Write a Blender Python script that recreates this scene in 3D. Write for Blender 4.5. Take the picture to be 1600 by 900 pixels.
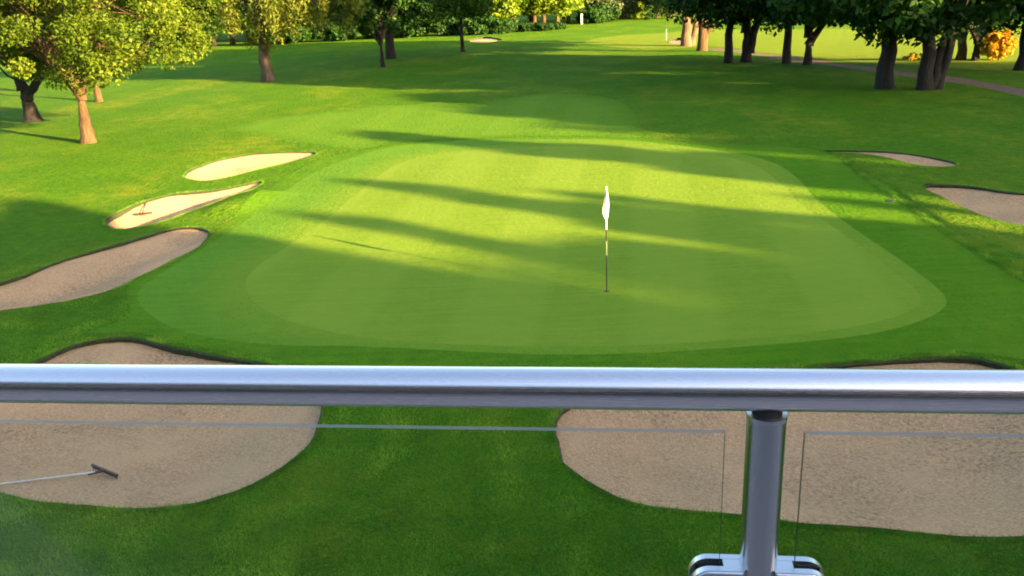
import bpy, bmesh, math, random
import numpy as np
from mathutils import Vector, Matrix, Euler
from mathutils.geometry import delaunay_2d_cdt

for o in list(bpy.data.objects): bpy.data.objects.remove(o)
sc = bpy.context.scene
COL = sc.collection
R = math.radians

# ------------------------------------------------------------------ camera
EYE = 6.1
PITCH, ROLL, FPX = R(18.9), R(2.5), 1345.0
cP, sP, cR, sR = math.cos(PITCH), math.sin(PITCH), math.cos(ROLL), math.sin(ROLL)
right = Vector((cR, -sR*sP, -sR*cP)); up = Vector((sR, cR*sP, cR*cP)); fwd = Vector((0, cP, -sP))
cam = bpy.data.objects.new('camera', bpy.data.cameras.new('camera')); COL.objects.link(cam)
M4 = Matrix((right, up, -fwd)).transposed().to_4x4(); M4.translation = (0, 0, EYE)
cam.matrix_world = M4
cam.data.sensor_width = 36; cam.data.lens = 36*FPX/1600
cam.data.clip_start = 0.05; cam.data.clip_end = 5000
sc.camera = cam

# ------------------------------------------------------------------ light
SUN_EL = R(13.5)
SUNX, SUNY = 0.8, -0.6                       # horizontal direction towards the sun
w = bpy.data.worlds.new('World'); sc.world = w; w.use_nodes = True
nt = w.node_tree; bg = nt.nodes['Background']
sky = nt.nodes.new('ShaderNodeTexSky'); sky.sky_type = 'NISHITA'; sky.sun_disc = False
sky.sun_elevation = SUN_EL; sky.sun_rotation = math.atan2(SUNX, SUNY)
sky.air_density = 1.0; sky.dust_density = 2.5; sky.ozone_density = 1.0
nt.links.new(sky.outputs[0], bg.inputs['Color']); bg.inputs['Strength'].default_value = 0.078
sd = bpy.data.lights.new('sun', 'SUN'); sd.energy = 5.0; sd.angle = R(0.6); sd.color = (1.0, 0.64, 0.30)
sun = bpy.data.objects.new('sun', sd); COL.objects.link(sun)
ld = Vector((-SUNX*math.cos(SUN_EL), -SUNY*math.cos(SUN_EL), -math.sin(SUN_EL)))
sun.rotation_euler = ld.to_track_quat('-Z', 'Y').to_euler(); sun.location = (30, -30, 40)

sc.view_settings.view_transform = 'Standard'; sc.view_settings.look = 'None'
sc.view_settings.exposure = 3.0; sc.view_settings.gamma = 1.0
sc.render.engine = 'CYCLES'
sc.cycles.max_bounces = 6; sc.cycles.diffuse_bounces = 3; sc.cycles.transparent_max_bounces = 12
sc.cycles.use_denoising = True
sc.cycles.filter_width = 1.9
sc.cycles.sample_clamp_indirect = 6.0

# ------------------------------------------------------------------ helpers
def tag(o, label=None, cat=None, group=None, kind=None):
    if label: o['label'] = label
    if cat: o['category'] = cat
    if group: o['group'] = group
    if kind: o['kind'] = kind
    return o
def link(name, me, parent=None, mats=()):
    o = bpy.data.objects.new(name, me); COL.objects.link(o)
    for m in mats: me.materials.append(m)
    if parent: o.parent = parent
    return o
def empty(name, loc=(0, 0, 0), rz=0):
    o = bpy.data.objects.new(name, None); COL.objects.link(o)
    o.location = loc; o.rotation_euler = (0, 0, rz); o.empty_display_size = .2
    return o
def bm_obj(name, bm, mats, parent=None, smooth=False):
    if smooth:      # caps keep their own crisp edge
        es = [e for e in bm.edges if any(len(f.verts) > 4 for f in e.link_faces)]
        if es: bmesh.ops.split_edges(bm, edges=es)
    me = bpy.data.meshes.new(name); bm.to_mesh(me); bm.free()
    if smooth:
        for p in me.polygons: p.use_smooth = p.loop_total <= 4
    return link(name, me, parent, mats)
def np_mesh(name, V, Fq, smooth=False, matidx=None, attr=None):
    """V (n,3), Fq (m,k) constant-size faces"""
    me = bpy.data.meshes.new(name); V = np.asarray(V, np.float32); Fq = np.asarray(Fq, np.int32)
    m, k = Fq.shape
    me.vertices.add(len(V)); me.vertices.foreach_set('co', V.ravel())
    me.loops.add(m*k); me.loops.foreach_set('vertex_index', Fq.ravel())
    me.polygons.add(m); me.polygons.foreach_set('loop_start', np.arange(0, m*k, k, dtype=np.int32))
    me.polygons.foreach_set('loop_total', np.full(m, k, np.int32))
    if smooth: me.polygons.foreach_set('use_smooth', np.ones(m, bool))
    if matidx is not None: me.polygons.foreach_set('material_index', np.asarray(matidx, np.int32))
    me.update(calc_edges=True)
    if attr is not None:
        for nm, (dom, vals) in attr.items():
            a = me.attributes.new(nm, 'FLOAT', dom); a.data.foreach_set('value', np.asarray(vals, np.float32))
    me.validate()
    return me

class N:
    """small node-material builder"""
    def __init__(s, name):
        s.m = bpy.data.materials.new(name); s.m.use_nodes = True; s.t = s.m.node_tree
        s.b = s.t.nodes['Principled BSDF']; s.out = s.t.nodes['Material Output']
        s.tc = s.t.nodes.new('ShaderNodeTexCoord')
    def n(s, typ, **kw):
        x = s.t.nodes.new(typ)
        for k, v in kw.items(): setattr(x, k, v)
        return x
    def l(s, a, b): s.t.links.new(a, b)
    def noise(s, scale, detail=3, rough=.55, vec=None, mp=None, dim='3D'):
        x = s.n('ShaderNodeTexNoise'); x.inputs['Scale'].default_value = scale
        x.inputs['Detail'].default_value = detail; x.inputs['Roughness'].default_value = rough
        v = vec if vec is not None else s.tc.outputs['Object']
        if mp:
            q = s.n('ShaderNodeMapping'); q.inputs['Scale'].default_value = mp[0]; q.inputs['Rotation'].default_value = mp[1]
            s.l(v, q.inputs['Vector']); v = q.outputs[0]
        s.l(v, x.inputs['Vector']); return x.outputs['Fac']
    def ramp(s, fac, stops, mode='LINEAR'):
        r = s.n('ShaderNodeValToRGB'); r.color_ramp.interpolation = mode
        e = r.color_ramp.elements
        while len(e) < len(stops): e.new(.5)
        for el, (p, c) in zip(e, stops):
            el.position = p; el.color = (*c, 1) if len(c) == 3 else c
        s.l(fac, r.inputs[0]); return r.outputs[0]
    def mix(s, fac, a, b, mode='MIX'):
        x = s.n('ShaderNodeMix', data_type='RGBA', blend_type=mode)
        for sock, v in ((x.inputs[0], fac), (x.inputs[6], a), (x.inputs[7], b)):
            if isinstance(v, (int, float)): sock.default_value = v
            elif isinstance(v, tuple): sock.default_value = (*v, 1)
            else: s.l(v, sock)
        return x.outputs[2]
    def math(s, op, a, b=0.0, c=0.0):
        x = s.n('ShaderNodeMath', operation=op)
        for i, v in enumerate((a, b, c)):
            if isinstance(v, (int, float)): x.inputs[i].default_value = v
            else: s.l(v, x.inputs[i])
        return x.outputs[0]
    def bump(s, h, strength, dist):
        x = s.n('ShaderNodeBump'); x.inputs['Strength'].default_value = strength; x.inputs['Distance'].default_value = dist
        s.l(h, x.inputs['Height']); s.l(x.outputs[0], s.b.inputs['Normal']); return x
    def col(s, c):
        if isinstance(c, tuple): s.b.inputs['Base Color'].default_value = (*c, 1)
        else: s.l(c, s.b.inputs['Base Color'])
    def set(s, **kw):
        for k, v in kw.items(): s.b.inputs[k.replace('_', ' ')].default_value = v

# ------------------------------------------------------------------ materials
M = {}
C_ROUGH = ((.019, .078, .002), (.045, .148, .004), (.125, .240, .009))
C_APRON = ((.026, .095, .002), (.046, .148, .003), (.095, .205, .006))
C_FRINGE = ((.046, .140, .006), (.076, .188, .010), (.115, .240, .022))
C_GREEN = ((.088, .170, .008), (.118, .212, .013), (.170, .265, .026))
C_APPR = ((.042, .130, .004), (.068, .175, .008), (.120, .230, .016))
def grass_cols(a, C, f1, f2, f3, patch):
    dark, mid, light = C
    c = a.ramp(f1, [(.28, dark), (.5, mid), (.74, light)])
    c = a.mix(a.math('MULTIPLY', f2, patch), c, light)
    return a.mix(a.math('MULTIPLY', f3, patch), c, a.mix(.55, c, dark))
def grass_mat(name, C, fine=34, bump=.5, patch=.5, straw=0.0, stripes=0.0, ring=False, streak=False, under=None):
    a = N(name)
    f1 = a.noise(fine, 4, .65)
    n2 = a.noise(3.1, 4, .6); f2 = a.ramp(n2, [(.4, (0, 0, 0)), (.7, (1, 1, 1))]); f3 = a.ramp(a.noise(.45, 4, .6), [(.38, (0, 0, 0)), (.62, (1, 1, 1))])
    c = grass_cols(a, C, f1, f2, f3, patch)
    if stripes:
        sx = a.n('ShaderNodeSeparateXYZ'); a.l(a.tc.outputs['Object'], sx.inputs[0])
        t = a.math('MULTIPLY_ADD', sx.outputs[1], -.148, a.math('MULTIPLY', sx.outputs[0], .989))   # mowing passes run along (0.148, 0.989)
        t = a.math('ADD', t, a.math('MULTIPLY', a.noise(.3, 2), .12))
        sn = a.math('SINE', a.math('MULTIPLY', t, math.pi/1.75))
        fac = a.math('MULTIPLY', a.math('MINIMUM', a.math('MAXIMUM', a.math('MULTIPLY_ADD', sn, 2.2, .5), 0.0), 1.0), stripes)
        c = a.mix(fac, c, C[2])
    if under:
        at = a.n('ShaderNodeAttribute', attribute_name='blend')
        e = a.math('ADD', at.outputs['Fac'], a.math('MULTIPLY_ADD', a.noise(2.0, 3), .35, -.17))
        c = a.mix(a.ramp(e, [(.08, (0, 0, 0)), (.9, (1, 1, 1))]), grass_cols(a, under, f1, f2, f3, patch), c)
    if ring:
        at = a.n('ShaderNodeAttribute', attribute_name='edge')
        e = a.math('ADD', at.outputs['Fac'], a.math('MULTIPLY', a.noise(1.5, 2), .12))
        c = a.mix(a.ramp(e, [(0.0, (.22,)*3), (.42, (.18,)*3), (.52, (.05,)*3), (.95, (.05,)*3), (1.0, (.0,)*3)]), c, C[2])
    if straw:
        f4 = a.noise(.22, 5, .62, mp=((1, .55, 1), (0, 0, .4))); f5 = a.noise(1.3, 4, .6)
        c = a.mix(a.math('MULTIPLY', a.ramp(f4, [(.46, (0, 0, 0)), (.66, (straw,)*3)]), a.ramp(f5, [(.34, (0, 0, 0)), (.62, (1, 1, 1))])), c, (.20, .235, .016))
    if streak:
        f6 = a.noise(1.0, 4, .6, mp=((.45, 6.0, 1), (0, 0, -.12)))
        c = a.mix(a.ramp(f6, [(.4, (0, 0, 0)), (.68, (.4, .4, .4))]), c, C[2])
    a.col(c); a.set(Roughness=.9)
    a.b.inputs['Specular IOR Level'].default_value = .05
    h = a.math('MULTIPLY_ADD', a.noise(fine, 2, .7), .30, a.math('MULTIPLY', a.noise(7, 2, .6), .6))
    h = a.math('MULTIPLY_ADD', n2, .7, h)
    a.bump(h, 1.0, bump)
    return a.m
M['rough'] = grass_mat('rough_grass', C_ROUGH, fine=26, bump=.22, patch=.4, straw=.6)
M['apron'] = grass_mat('mown_apron_grass', C_APRON, fine=34, bump=.06, patch=.35, streak=True, straw=.3, under=C_ROUGH)
M['fringe'] = grass_mat('fringe_turf', C_FRINGE, fine=38, bump=.05, patch=.35, streak=True, under=C_GREEN)
M['green'] = grass_mat('green_turf', C_GREEN, fine=45, bump=.022, patch=.35, stripes=.38, ring=True, streak=True)
M['field'] = grass_mat('field_grass', ((.085, .165, .006), (.135, .215, .012), (.20, .28, .03)), fine=26, bump=.2, patch=.4)
M['approach'] = grass_mat('approach_turf', C_APPR, fine=38, bump=.10, patch=.35, streak=True, stripes=.2, under=C_ROUGH)

def sand_mat():
    a = N('bunker_sand')
    f1 = a.noise(24, 5, .75); f2 = a.noise(7, 4, .6); f3 = a.noise(.7, 4, .6)
    c = a.ramp(f1, [(.25, (.20, .125, .070)), (.5, (.48, .302, .160)), (.76, (.70, .485, .29))])
    c = a.mix(a.ramp(f3, [(.45, (0, 0, 0)), (.62, (.6,)*3)]), c, (.56, .35, .19))       # dry orange patches
    c = a.mix(a.math('MULTIPLY', a.ramp(a.noise(.42, 3), [(.46, (0, 0, 0)), (.6, (1,)*3)]), a.ramp(a.noise(16, 3, .7), [(.46, (0,)*3), (.64, (.7,)*3)])), c, (.17, .115, .07))  # scuffed damp flecks
    a.col(c); a.set(Roughness=.95); a.b.inputs['Specular IOR Level'].default_value = .1
    wv = a.n('ShaderNodeTexWave'); wv.inputs['Scale'].default_value = 9; wv.inputs['Distortion'].default_value = 9; wv.inputs['Detail'].default_value = 2; wv.inputs['Detail Scale'].default_value = .5
    a.l(a.tc.outputs['Object'], wv.inputs['Vector'])
    h = a.math('ADD', a.math('MULTIPLY', f2, 1.5), a.math('MULTIPLY', wv.outputs['Fac'], .12))
    h = a.math('ADD', h, a.math('MULTIPLY', a.noise(22, 3, .7), 1.0))
    h = a.math('ADD', h, a.math('MULTIPLY', f1, .5))
    a.bump(h, .8, .06)
    return a.m
M['sand'] = sand_mat()
a = N('turf_edge_soil'); a.col(a.ramp(a.noise(22, 3), [(.3, (.012, .018, .006)), (.55, (.03, .045, .012)), (.8, (.09, .07, .035))])); a.set(Roughness=1); M['soil'] = a.m
a = N('track_dirt'); a.col(a.ramp(a.noise(3, 4), [(.3, (.07, .042, .025)), (.55, (.11, .07, .045)), (.8, (.18, .13, .085))])); a.set(Roughness=1); M['dirt'] = a.m

def leaf_mat(name, c1, c2, c3, trans=.35, scale=1.1, straw=0.0):
    a = N(name)
    at = a.n('ShaderNodeAttribute', attribute_name='tint')
    c = a.ramp(at.outputs['Fac'], [(0, c1), (.5, c2), (1, c3)])
    c = a.mix(a.ramp(a.noise(scale, 2), [(.35, (0,)*3), (.7, (.45,)*3)]), c, a.mix(.5, c, c3))
    if straw:
        v = a.math('MULTIPLY', a.ramp(a.noise(.55, 4, .6), [(.48, (0,)*3), (.66, (straw,)*3)]), a.ramp(a.noise(4.0, 4, .65), [(.35, (.15,)*3), (.62, (1,)*3)]))
        c = a.mix(v, c, (.27, .235, .03))
        c = a.mix(a.ramp(a.noise(1.7, 4, .6), [(.42, (0,)*3), (.62, (.5,)*3)]), c, a.mix(.6, c, (.02, .14, .018)))
    a.col(c); a.set(Roughness=.6); a.b.inputs['Specular IOR Level'].default_value = .2
    tr = a.n('ShaderNodeBsdfTranslucent'); a.l(c, tr.inputs['Color'])
    mx = a.n('ShaderNodeMixShader'); mx.inputs[0].default_value = trans
    a.l(a.b.outputs[0], mx.inputs[1]); a.l(tr.outputs[0], mx.inputs[2]); a.l(mx.outputs[0], a.out.inputs[0])
    return a.m
M['leaf_apple'] = leaf_mat('leaf_spring_olive', (.022, .050, .003), (.070, .130, .006), (.155, .205, .012))
M['leaf_willow'] = leaf_mat('leaf_willow_yellow', (.045, .08, .008), (.11, .15, .014), (.20, .22, .028))
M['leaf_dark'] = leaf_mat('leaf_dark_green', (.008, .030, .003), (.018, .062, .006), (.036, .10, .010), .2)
M['leaf_mid'] = leaf_mat('leaf_mid_green', (.03, .08, .010), (.055, .13, .014), (.09, .17, .02), .3)
M['leaf_bright'] = leaf_mat('leaf_bright_lime', (.06, .13, .006), (.12, .21, .010), (.20, .28, .018), .4)
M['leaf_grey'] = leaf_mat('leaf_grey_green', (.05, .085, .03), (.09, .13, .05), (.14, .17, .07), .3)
M['leaf_orange'] = leaf_mat('leaf_orange_yellow', (.38, .17, .01), (.52, .33, .018), (.60, .48, .04), .3)
def bark_mat(name, c1, c2, c3, sc_=4):
    a = N(name)
    f = a.noise(sc_, 5, .65, mp=((1, 1, .3), (0, 0, 0)))
    a.col(a.ramp(f, [(.3, c1), (.5, c2), (.72, c3)])); a.set(Roughness=.9)
    a.bump(a.noise(sc_*2.2, 4, .7, mp=((1, 1, .25), (0, 0, 0))), 1.0, .16)
    return a.m
M['bark_warm'] = bark_mat('bark_warm', (.035, .019, .007), (.080, .046, .016), (.14, .088, .036))
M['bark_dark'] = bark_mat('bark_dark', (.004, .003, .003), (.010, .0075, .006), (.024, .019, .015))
M['bark_birch'] = bark_mat('bark_birch', (.018, .012, .009), (.055, .038, .027), (.15, .12, .09), 2.6)
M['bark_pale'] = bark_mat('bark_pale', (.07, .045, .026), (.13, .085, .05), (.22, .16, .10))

def steel(name, rough, base, streak=(1, 1, 60)):
    a = N(name); f = a.noise(30, 3, .6, mp=(streak, (0, 0, 0)))
    a.col(base); a.set(Metallic=1.0)
    a.l(a.math('MULTIPLY_ADD', f, .16, rough-.08), a.b.inputs['Roughness'])
    return a.m
M['steel_rail'] = steel('brushed_steel_rail', .25, (.95, .87, .88), (.4, 90, 90))
M['steel_post'] = steel('brushed_steel_post', .24, (.62, .62, .64), (90, 90, .5))
M['steel_clamp'] = steel('satin_steel_clamp', .32, (.66, .66, .69), (1, 1, 1))
a = N('rubber_gasket'); a.col((.015, .015, .016)); a.set(Roughness=.7); M['rubber'] = a.m
def glass_mat():
    a = N('clear_panel_glass'); fr = a.n('ShaderNodeFresnel'); fr.inputs[0].default_value = 1.35
    tr = a.n('ShaderNodeBsdfTransparent'); tr.inputs[0].default_value = (.975, .985, .98, 1)
    gl = a.n('ShaderNodeBsdfGlossy'); gl.inputs['Roughness'].default_value = .03; gl.inputs[0].default_value = (.9, .9, .9, 1)
    mx = a.n('ShaderNodeMixShader'); a.l(a.math('MULTIPLY', fr.outputs[0], .15), mx.inputs[0]); a.l(tr.outputs[0], mx.inputs[1]); a.l(gl.outputs[0], mx.inputs[2]); a.l(mx.outputs[0], a.out.inputs[0])
    return a.m
M['glass'] = glass_mat()
def glass_edge_mat(name, col, mixf):
    a = N(name); a.col(col); a.set(Roughness=.5); a.b.inputs['Specular IOR Level'].default_value = .25
    tr = a.n('ShaderNodeBsdfTransparent'); mx = a.n('ShaderNodeMixShader'); mx.inputs[0].default_value = mixf
    a.l(tr.outputs[0], mx.inputs[1]); a.l(a.b.outputs[0], mx.inputs[2]); a.l(mx.outputs[0], a.out.inputs[0])
    return a.m
M['glass_edge'] = glass_edge_mat('polished_glass_edge', (.24, .25, .26), .7)
M['glass_side'] = glass_edge_mat('green_glass_edge', (.03, .05, .025), .8)
def plain(name, col, rough=.7, metal=0, var=.15, sc_=6):
    a = N(name); f = a.noise(sc_, 4, .6)
    a.col(a.ramp(f, [(.3, tuple(x*(1-var) for x in col)), (.7, tuple(min(1, x*(1+var)) for x in col))])); a.set(Roughness=rough, Metallic=metal)
    return a.m
M['white'] = plain('white_cloth', (.60, .60, .63), .8, var=.04)
M['white_paint'] = plain('white_paint', (.8, .8, .8), .5, var=.05)
M['black_paint'] = plain('black_paint', (.03, .032, .03), .5)
M['yellow_paint'] = plain('pale_paint', (.36, .42, .2), .5)
M['rake_handle'] = plain('weathered_rake_handle', (.42, .43, .42), .6)
M['rake_head'] = plain('dark_rake_plastic', (.035, .022, .018), .5)
M['hole'] = plain('dark_cup', (.012, .012, .01), .8)
M['render'] = plain('dark_timber_cladding', (.075, .05, .04), .9, sc_=2)
M['roof'] = plain('brown_roof_tile', (.10, .07, .055), .9, sc_=3)
M['frame'] = plain('dark_window_frame', (.05, .05, .055), .5)
a = N('dark_window_glass'); a.col((.015, .017, .02)); a.set(Roughness=.08); M['pane'] = a.m
M['deck'] = plain('grey_balcony_deck', (.22, .20, .20), .8, sc_=8)

# ------------------------------------------------------------------ ground plan
def ray(px, py):
    u = (px-800)/FPX; v = (450-py)/FPX
    return right*u + up*v + fwd
def gp(px, py, z=0.0):
    d = ray(px, py); t = (z-EYE)/d.z
    return (d.x*t, d.y*t)
def spline(pts, closed=True, step=.25):
    P = np.array(pts, float); n = len(P); out = []
    rng = range(n) if closed else range(n-1)
    for i in rng:
        if closed: p0, p1, p2, p3 = P[i-1], P[i], P[(i+1) % n], P[(i+2) % n]
        else: p0, p1, p2, p3 = P[max(i-1, 0)], P[i], P[i+1], P[min(i+2, n-1)]
        # centripetal-ish tangents
        L = np.linalg.norm(p2-p1)
        m1 = (p2-p0)/max(np.linalg.norm(p2-p0), 1e-6)*L; m2 = (p3-p1)/max(np.linalg.norm(p3-p1), 1e-6)*L
        k = max(1, int(L/step))
        for j in range(k):
            t = j/k; t2, t3 = t*t, t*t*t
            out.append((2*t3-3*t2+1)*p1+(t3-2*t2+t)*m1+(-2*t3+3*t2)*p2+(t3-t2)*m2)
    if not closed: out.append(P[-1])
    return np.array(out)
def outline(pix, step=.25): return spline([gp(*p) for p in pix], True, step)

RIDGE = np.array([gp(*p) for p in [(350,330),(402,306)]])
def height(x, y):
    x = np.asarray(x, float); y = np.asarray(y, float)
    far = np.clip((y-45)/60, 0, 1)
    near = np.clip((y-9)/12, 0, 1)
    h = .05*np.sin(x*.31+1.3)*np.sin(y*.23+.4)*near
    h = h + far*.22*np.sin(x*.055+.5)*np.sin(y*.043+1.1) - .12*far
    # bank on the near side of the middle left bunker
    if RIDGE is not None:
        sh = h.shape; P = np.stack([x.ravel(), y.ravel()], 1); m = (P[:, 0] > -20) & (P[:, 0] < -3) & (P[:, 1] > 18) & (P[:, 1] < 42)
        if m.any():
            best = np.full(m.sum(), 1e9)
            for a_, b_ in zip(RIDGE[:-1], RIDGE[1:]):
                ab = b_-a_; t = np.clip(((P[m]-a_)@ab)/(ab@ab), 0, 1); d = P[m]-a_-t[:, None]*ab; best = np.minimum(best, (d*d).sum(1))
            hh = h.ravel().copy(); hh[m] += .22*np.exp(-best/.7**2); h = hh.reshape(sh)
    return h

#  (pixel outline, lip height far side, lip near side, bowl depth, step)
BUNKERS = [
 ('B1', [(288,274),(300,264),(330,253),(375,243),(425,238),(470,237),(494,238),(478,245),(440,255),(400,264),(365,273),(330,280),(305,281)], .04, .08, .25),
 ('B2', [(165,347),(180,334),(215,318),(262,304),(310,298),(350,293),(385,286),(408,281),(388,297),(343,314),(296,331),(255,346),(215,356),(183,358)], .07, .16, .42),
 ('B3', [(-70,470),(-20,450),(40,432),(110,404),(170,387),(225,371),(280,357),(308,356),(324,360),(327,371),(312,386),(280,404),(235,428),(190,450),(120,470),(60,480),(0,488),(-60,500),(-90,490)], .07, .04, .30),
 ('B4', [(-60,640),(10,590),(70,560),(110,542),(160,532),(205,529),(250,537),(310,552),(380,564),(430,572),(480,590),(503,620),(503,645),(490,680),(462,712),(420,745),(370,770),(310,787),(240,795),(170,795),(110,788),(50,778),(0,770),(-60,755),(-90,700)], .11, .04, .35),
 ('B5', [(866,700),(864,668),(880,640),(930,610),(1010,592),(1130,584),(1250,577),(1330,570),(1400,563),(1470,559),(1530,560),(1570,568),(1620,590),(1700,640),(1740,720),(1720,800),(1660,828),(1590,836),(1500,836),(1420,833),(1330,826),(1240,817),(1150,806),(1060,795),(990,782),(940,764),(900,742),(876,722)], .09, .04, .35),
 ('B6', [(1441,293),(1452,289),(1490,289),(1530,293),(1570,300),(1620,305),(1690,312),(1720,340),(1690,358),(1640,360),(1590,355),(1550,345),(1510,330),(1475,314),(1450,301)], .07, .05, .22),
 ('B7', [(1284,234),(1310,233),(1345,234),(1385,236),(1425,240),(1460,246),(1490,253),(1494,257),(1475,260),(1440,258),(1410,252),(1380,245),(1345,239),(1310,237)], .05, .03, .12),
 ('B8', [(732,62),(740,59),(755,57),(772,58),(784,60),(776,63),(758,65),(742,65)], .3, .1, .3),
 ('B9', [(1044,61),(1050,58),(1060,57),(1070,58),(1074,61),(1068,64),(1058,65),(1048,64)], .3, .1, .3),
]
FRINGE = [(215,470),(222,452),(260,425),(315,392),(375,352),(435,305),(490,268),(550,245),(610,230),(680,223),(760,219),(860,218),(930,218),(1000,221),(1070,228),(1157,239),(1210,253),(1245,277),(1270,305),(1297,330),(1340,363),(1385,393),(1430,425),(1465,452),(1479,470),(1469,487),(1420,508),(1332,526),(1175,540),(1000,551),(860,553),(740,549),(630,543),(530,540),(456,540),(390,536),(320,526),(267,512),(232,491)]
GREEN = [(384,442),(400,420),(439,393),(500,350),(560,300),(610,262),(660,245),(740,236),(860,230),(1000,230),(1100,238),(1150,247),(1185,260),(1215,282),(1250,318),(1310,362),(1370,405),(1420,445),(1440,468),(1425,485),(1370,503),(1280,518),(1150,530),(1000,538),(860,540),(740,538),(640,533),(560,525),(500,514),(442,498),(405,478),(388,460)]
APPROACH = [(362,200),(410,187),(480,178),(585,166),(680,162),(742,164),(795,152),(865,146),(910,147),(955,154),(982,168),(998,190),(1003,212),(1000,216),(930,213),(860,213),(760,214),(680,218),(610,224),(560,232),(500,226),(430,216),(380,208)]
APRON = [(140,520),(200,500),(200,450),(250,410),(330,372),(400,310),(480,256),(540,238),(500,232),(560,236),(620,226),(700,219),(860,214.5),(1000,217.5),(1100,222),(1200,226),(1270,232),(1320,252),(1365,285),(1393,303),(1450,345),(1530,400),(1600,438),(1700,490),(1760,560),(1700,572),(1600,562),(1540,552),(1470,550),(1400,554),(1300,566),(1100,577),(850,584),(600,584),(450,568),(380,554),(310,542),(250,528),(205,520)]
APRON = [p for p in APRON if p not in ((500,232),)]
FIELD = [(915,62),(960,55),(1040,50),(1120,46),(1300,44),(1600,46),(1900,55),(2150,105),(1800,128),(1600,112),(1450,101),(1300,91),(1200,79),(1112,68),(1060,71),(990,72),(925,66)]
PATHP = [(1112,72),(1200,83),(1290,96),(1372,108),(1484,123),(1600,145),(1720,172),(1900,215)]
pc = spline([gp(*p) for p in PATHP], False, 2.0)
tn = np.gradient(pc, axis=0); tn /= np.linalg.norm(tn, axis=1)[:, None]; nn = np.stack([-tn[:, 1], tn[:, 0]], 1)
rw = np.random.default_rng(4)
wd = .85+.2*np.sin(np.arange(len(pc))*.9)+rw.uniform(-.1, .1, len(pc))
PATH = np.concatenate([pc+nn*wd[:, None], (pc-nn*wd[:, None])[::-1]])

polys = []
for b in BUNKERS:
    far = b[0] in ('B8', 'B9')
    q = outline(b[1], .8 if far else .2)
    if not far:
        r_ = np.random.default_rng(len(polys)+11); ph = r_.uniform(0, 6, 4)
        s_ = np.arange(len(q))*.2
        cen = q.mean(0); dv = q-cen; dv /= np.linalg.norm(dv, axis=1)[:, None]
        q = q+dv*(.035*np.sin(s_*1.7+ph[0])+.025*np.sin(s_*3.9+ph[1])+r_.uniform(-.015, .015, len(q)))[:, None]
    polys.append((b[0], q))
polys.append(('green', outline(GREEN, .3)))
polys.append(('fringe', outline(FRINGE, .3)))
polys.append(('approach', outline(APPROACH, .5)))
polys.append(('apron', outline(APRON, .35)))
polys.append(('path', PATH))
polys.append(('field', outline(FIELD, 3.0)))

def inside(poly, P):
    x, y = P[:, 0], P[:, 1]; c = np.zeros(len(P), bool)
    bb = (x > poly[:, 0].min()-.01) & (x < poly[:, 0].max()+.01) & (y > poly[:, 1].min()-.01) & (y < poly[:, 1].max()+.01)
    idx = np.nonzero(bb)[0]; xs, ys = x[idx], y[idx]; cc = np.zeros(len(idx), bool)
    q = np.roll(poly, -1, 0)
    for (x1, y1), (x2, y2) in zip(poly, q):
        if y1 == y2: continue
        m = ((y1 > ys) != (y2 > ys)) & (xs < (x2-x1)*(ys-y1)/(y2-y1)+x1)
        cc ^= m
    c[idx] = cc; return c
def dist_to(poly, P, closed=True):
    """distance and index of the nearest outline segment start"""
    a_ = poly; b_ = np.roll(poly, -1, 0)
    best = np.full(len(P), 1e9); bi = np.zeros(len(P), int)
    for i in range(len(a_)):
        ab = b_[i]-a_[i]; L = (ab*ab).sum()+1e-12
        t = np.clip(((P-a_[i])@ab)/L, 0, 1); d = P-a_[i]-t[:, None]*ab; d = (d*d).sum(1)
        m = d < best; best[m] = d[m]; bi[m] = i
    return np.sqrt(best), bi

rng = np.random.default_rng(7)
def grid(x0, x1, y0, y1, s, jit=.25, excl=None):
    gx, gy = np.meshgrid(np.arange(x0, x1, s), np.arange(y0, y1, s)); P = np.stack([gx.ravel(), gy.ravel()], 1)
    P = P+rng.uniform(-jit, jit, P.shape)*s
    if excl is not None:
        e = excl; P = P[~((P[:, 0] > e[0]-s*.4) & (P[:, 0] < e[1]+s*.4) & (P[:, 1] > e[2]-s*.4) & (P[:, 1] < e[3]+s*.4))]
    return P
Z0 = (-22, 20, 7, 46); Z1 = (-60, 66, -20, 120); Z2 = (-240, 240, -100, 340)
_sl = spline([gp(*p) for p in [(1320,252),(1365,285),(1393,303),(1450,345),(1530,400),(1600,438),(1700,490)]], False, .2)
_tn = np.gradient(_sl, axis=0); _tn /= np.linalg.norm(_tn, axis=1)[:, None]; _nn = np.stack([-_tn[:, 1], _tn[:, 0]], 1)
steppts = np.concatenate([_sl+_nn*k for k in (-.6, -.3, -.15, .15, .3, .6)])
pts = np.concatenate([steppts, grid(*Z0, .42), grid(*Z1, 2.0, excl=Z0), grid(*Z2, 12, excl=Z1), grid(-2400, 2400, -1200, 3200, 160, .1, excl=Z2)])
keep = np.ones(len(pts), bool)
cverts, cedges = [], []
base = 0
for nm, q in polys:
    st = .12 if nm not in ('path', 'B8', 'B9', 'field') else .8
    bb = (pts[:, 0] > q[:, 0].min()-2) & (pts[:, 0] < q[:, 0].max()+2) & (pts[:, 1] > q[:, 1].min()-2) & (pts[:, 1] < q[:, 1].max()+2)
    ix = np.nonzero(bb)[0]; d, _ = dist_to(q, pts[ix]); keep[ix[d < st]] = False
    n = len(q); cverts.append(q); cedges += [(base+i, base+(i+1) % n) for i in range(n)]; base += n
pts = pts[keep]
allv = np.concatenate(cverts+[pts])
res = delaunay_2d_cdt([Vector(v) for v in allv], cedges, [], 0, 1e-5)
DV = np.array([tuple(v) for v in res[0]]); DF = np.array([f for f in res[2] if len(f) == 3], int)
cen = DV[DF].mean(1)
reg = np.full(len(DF), 'ground', dtype=object)
for nm, q in reversed(polys):          # later entries first so that bunkers and the green win
    reg[inside(q, cen)] = nm
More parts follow.
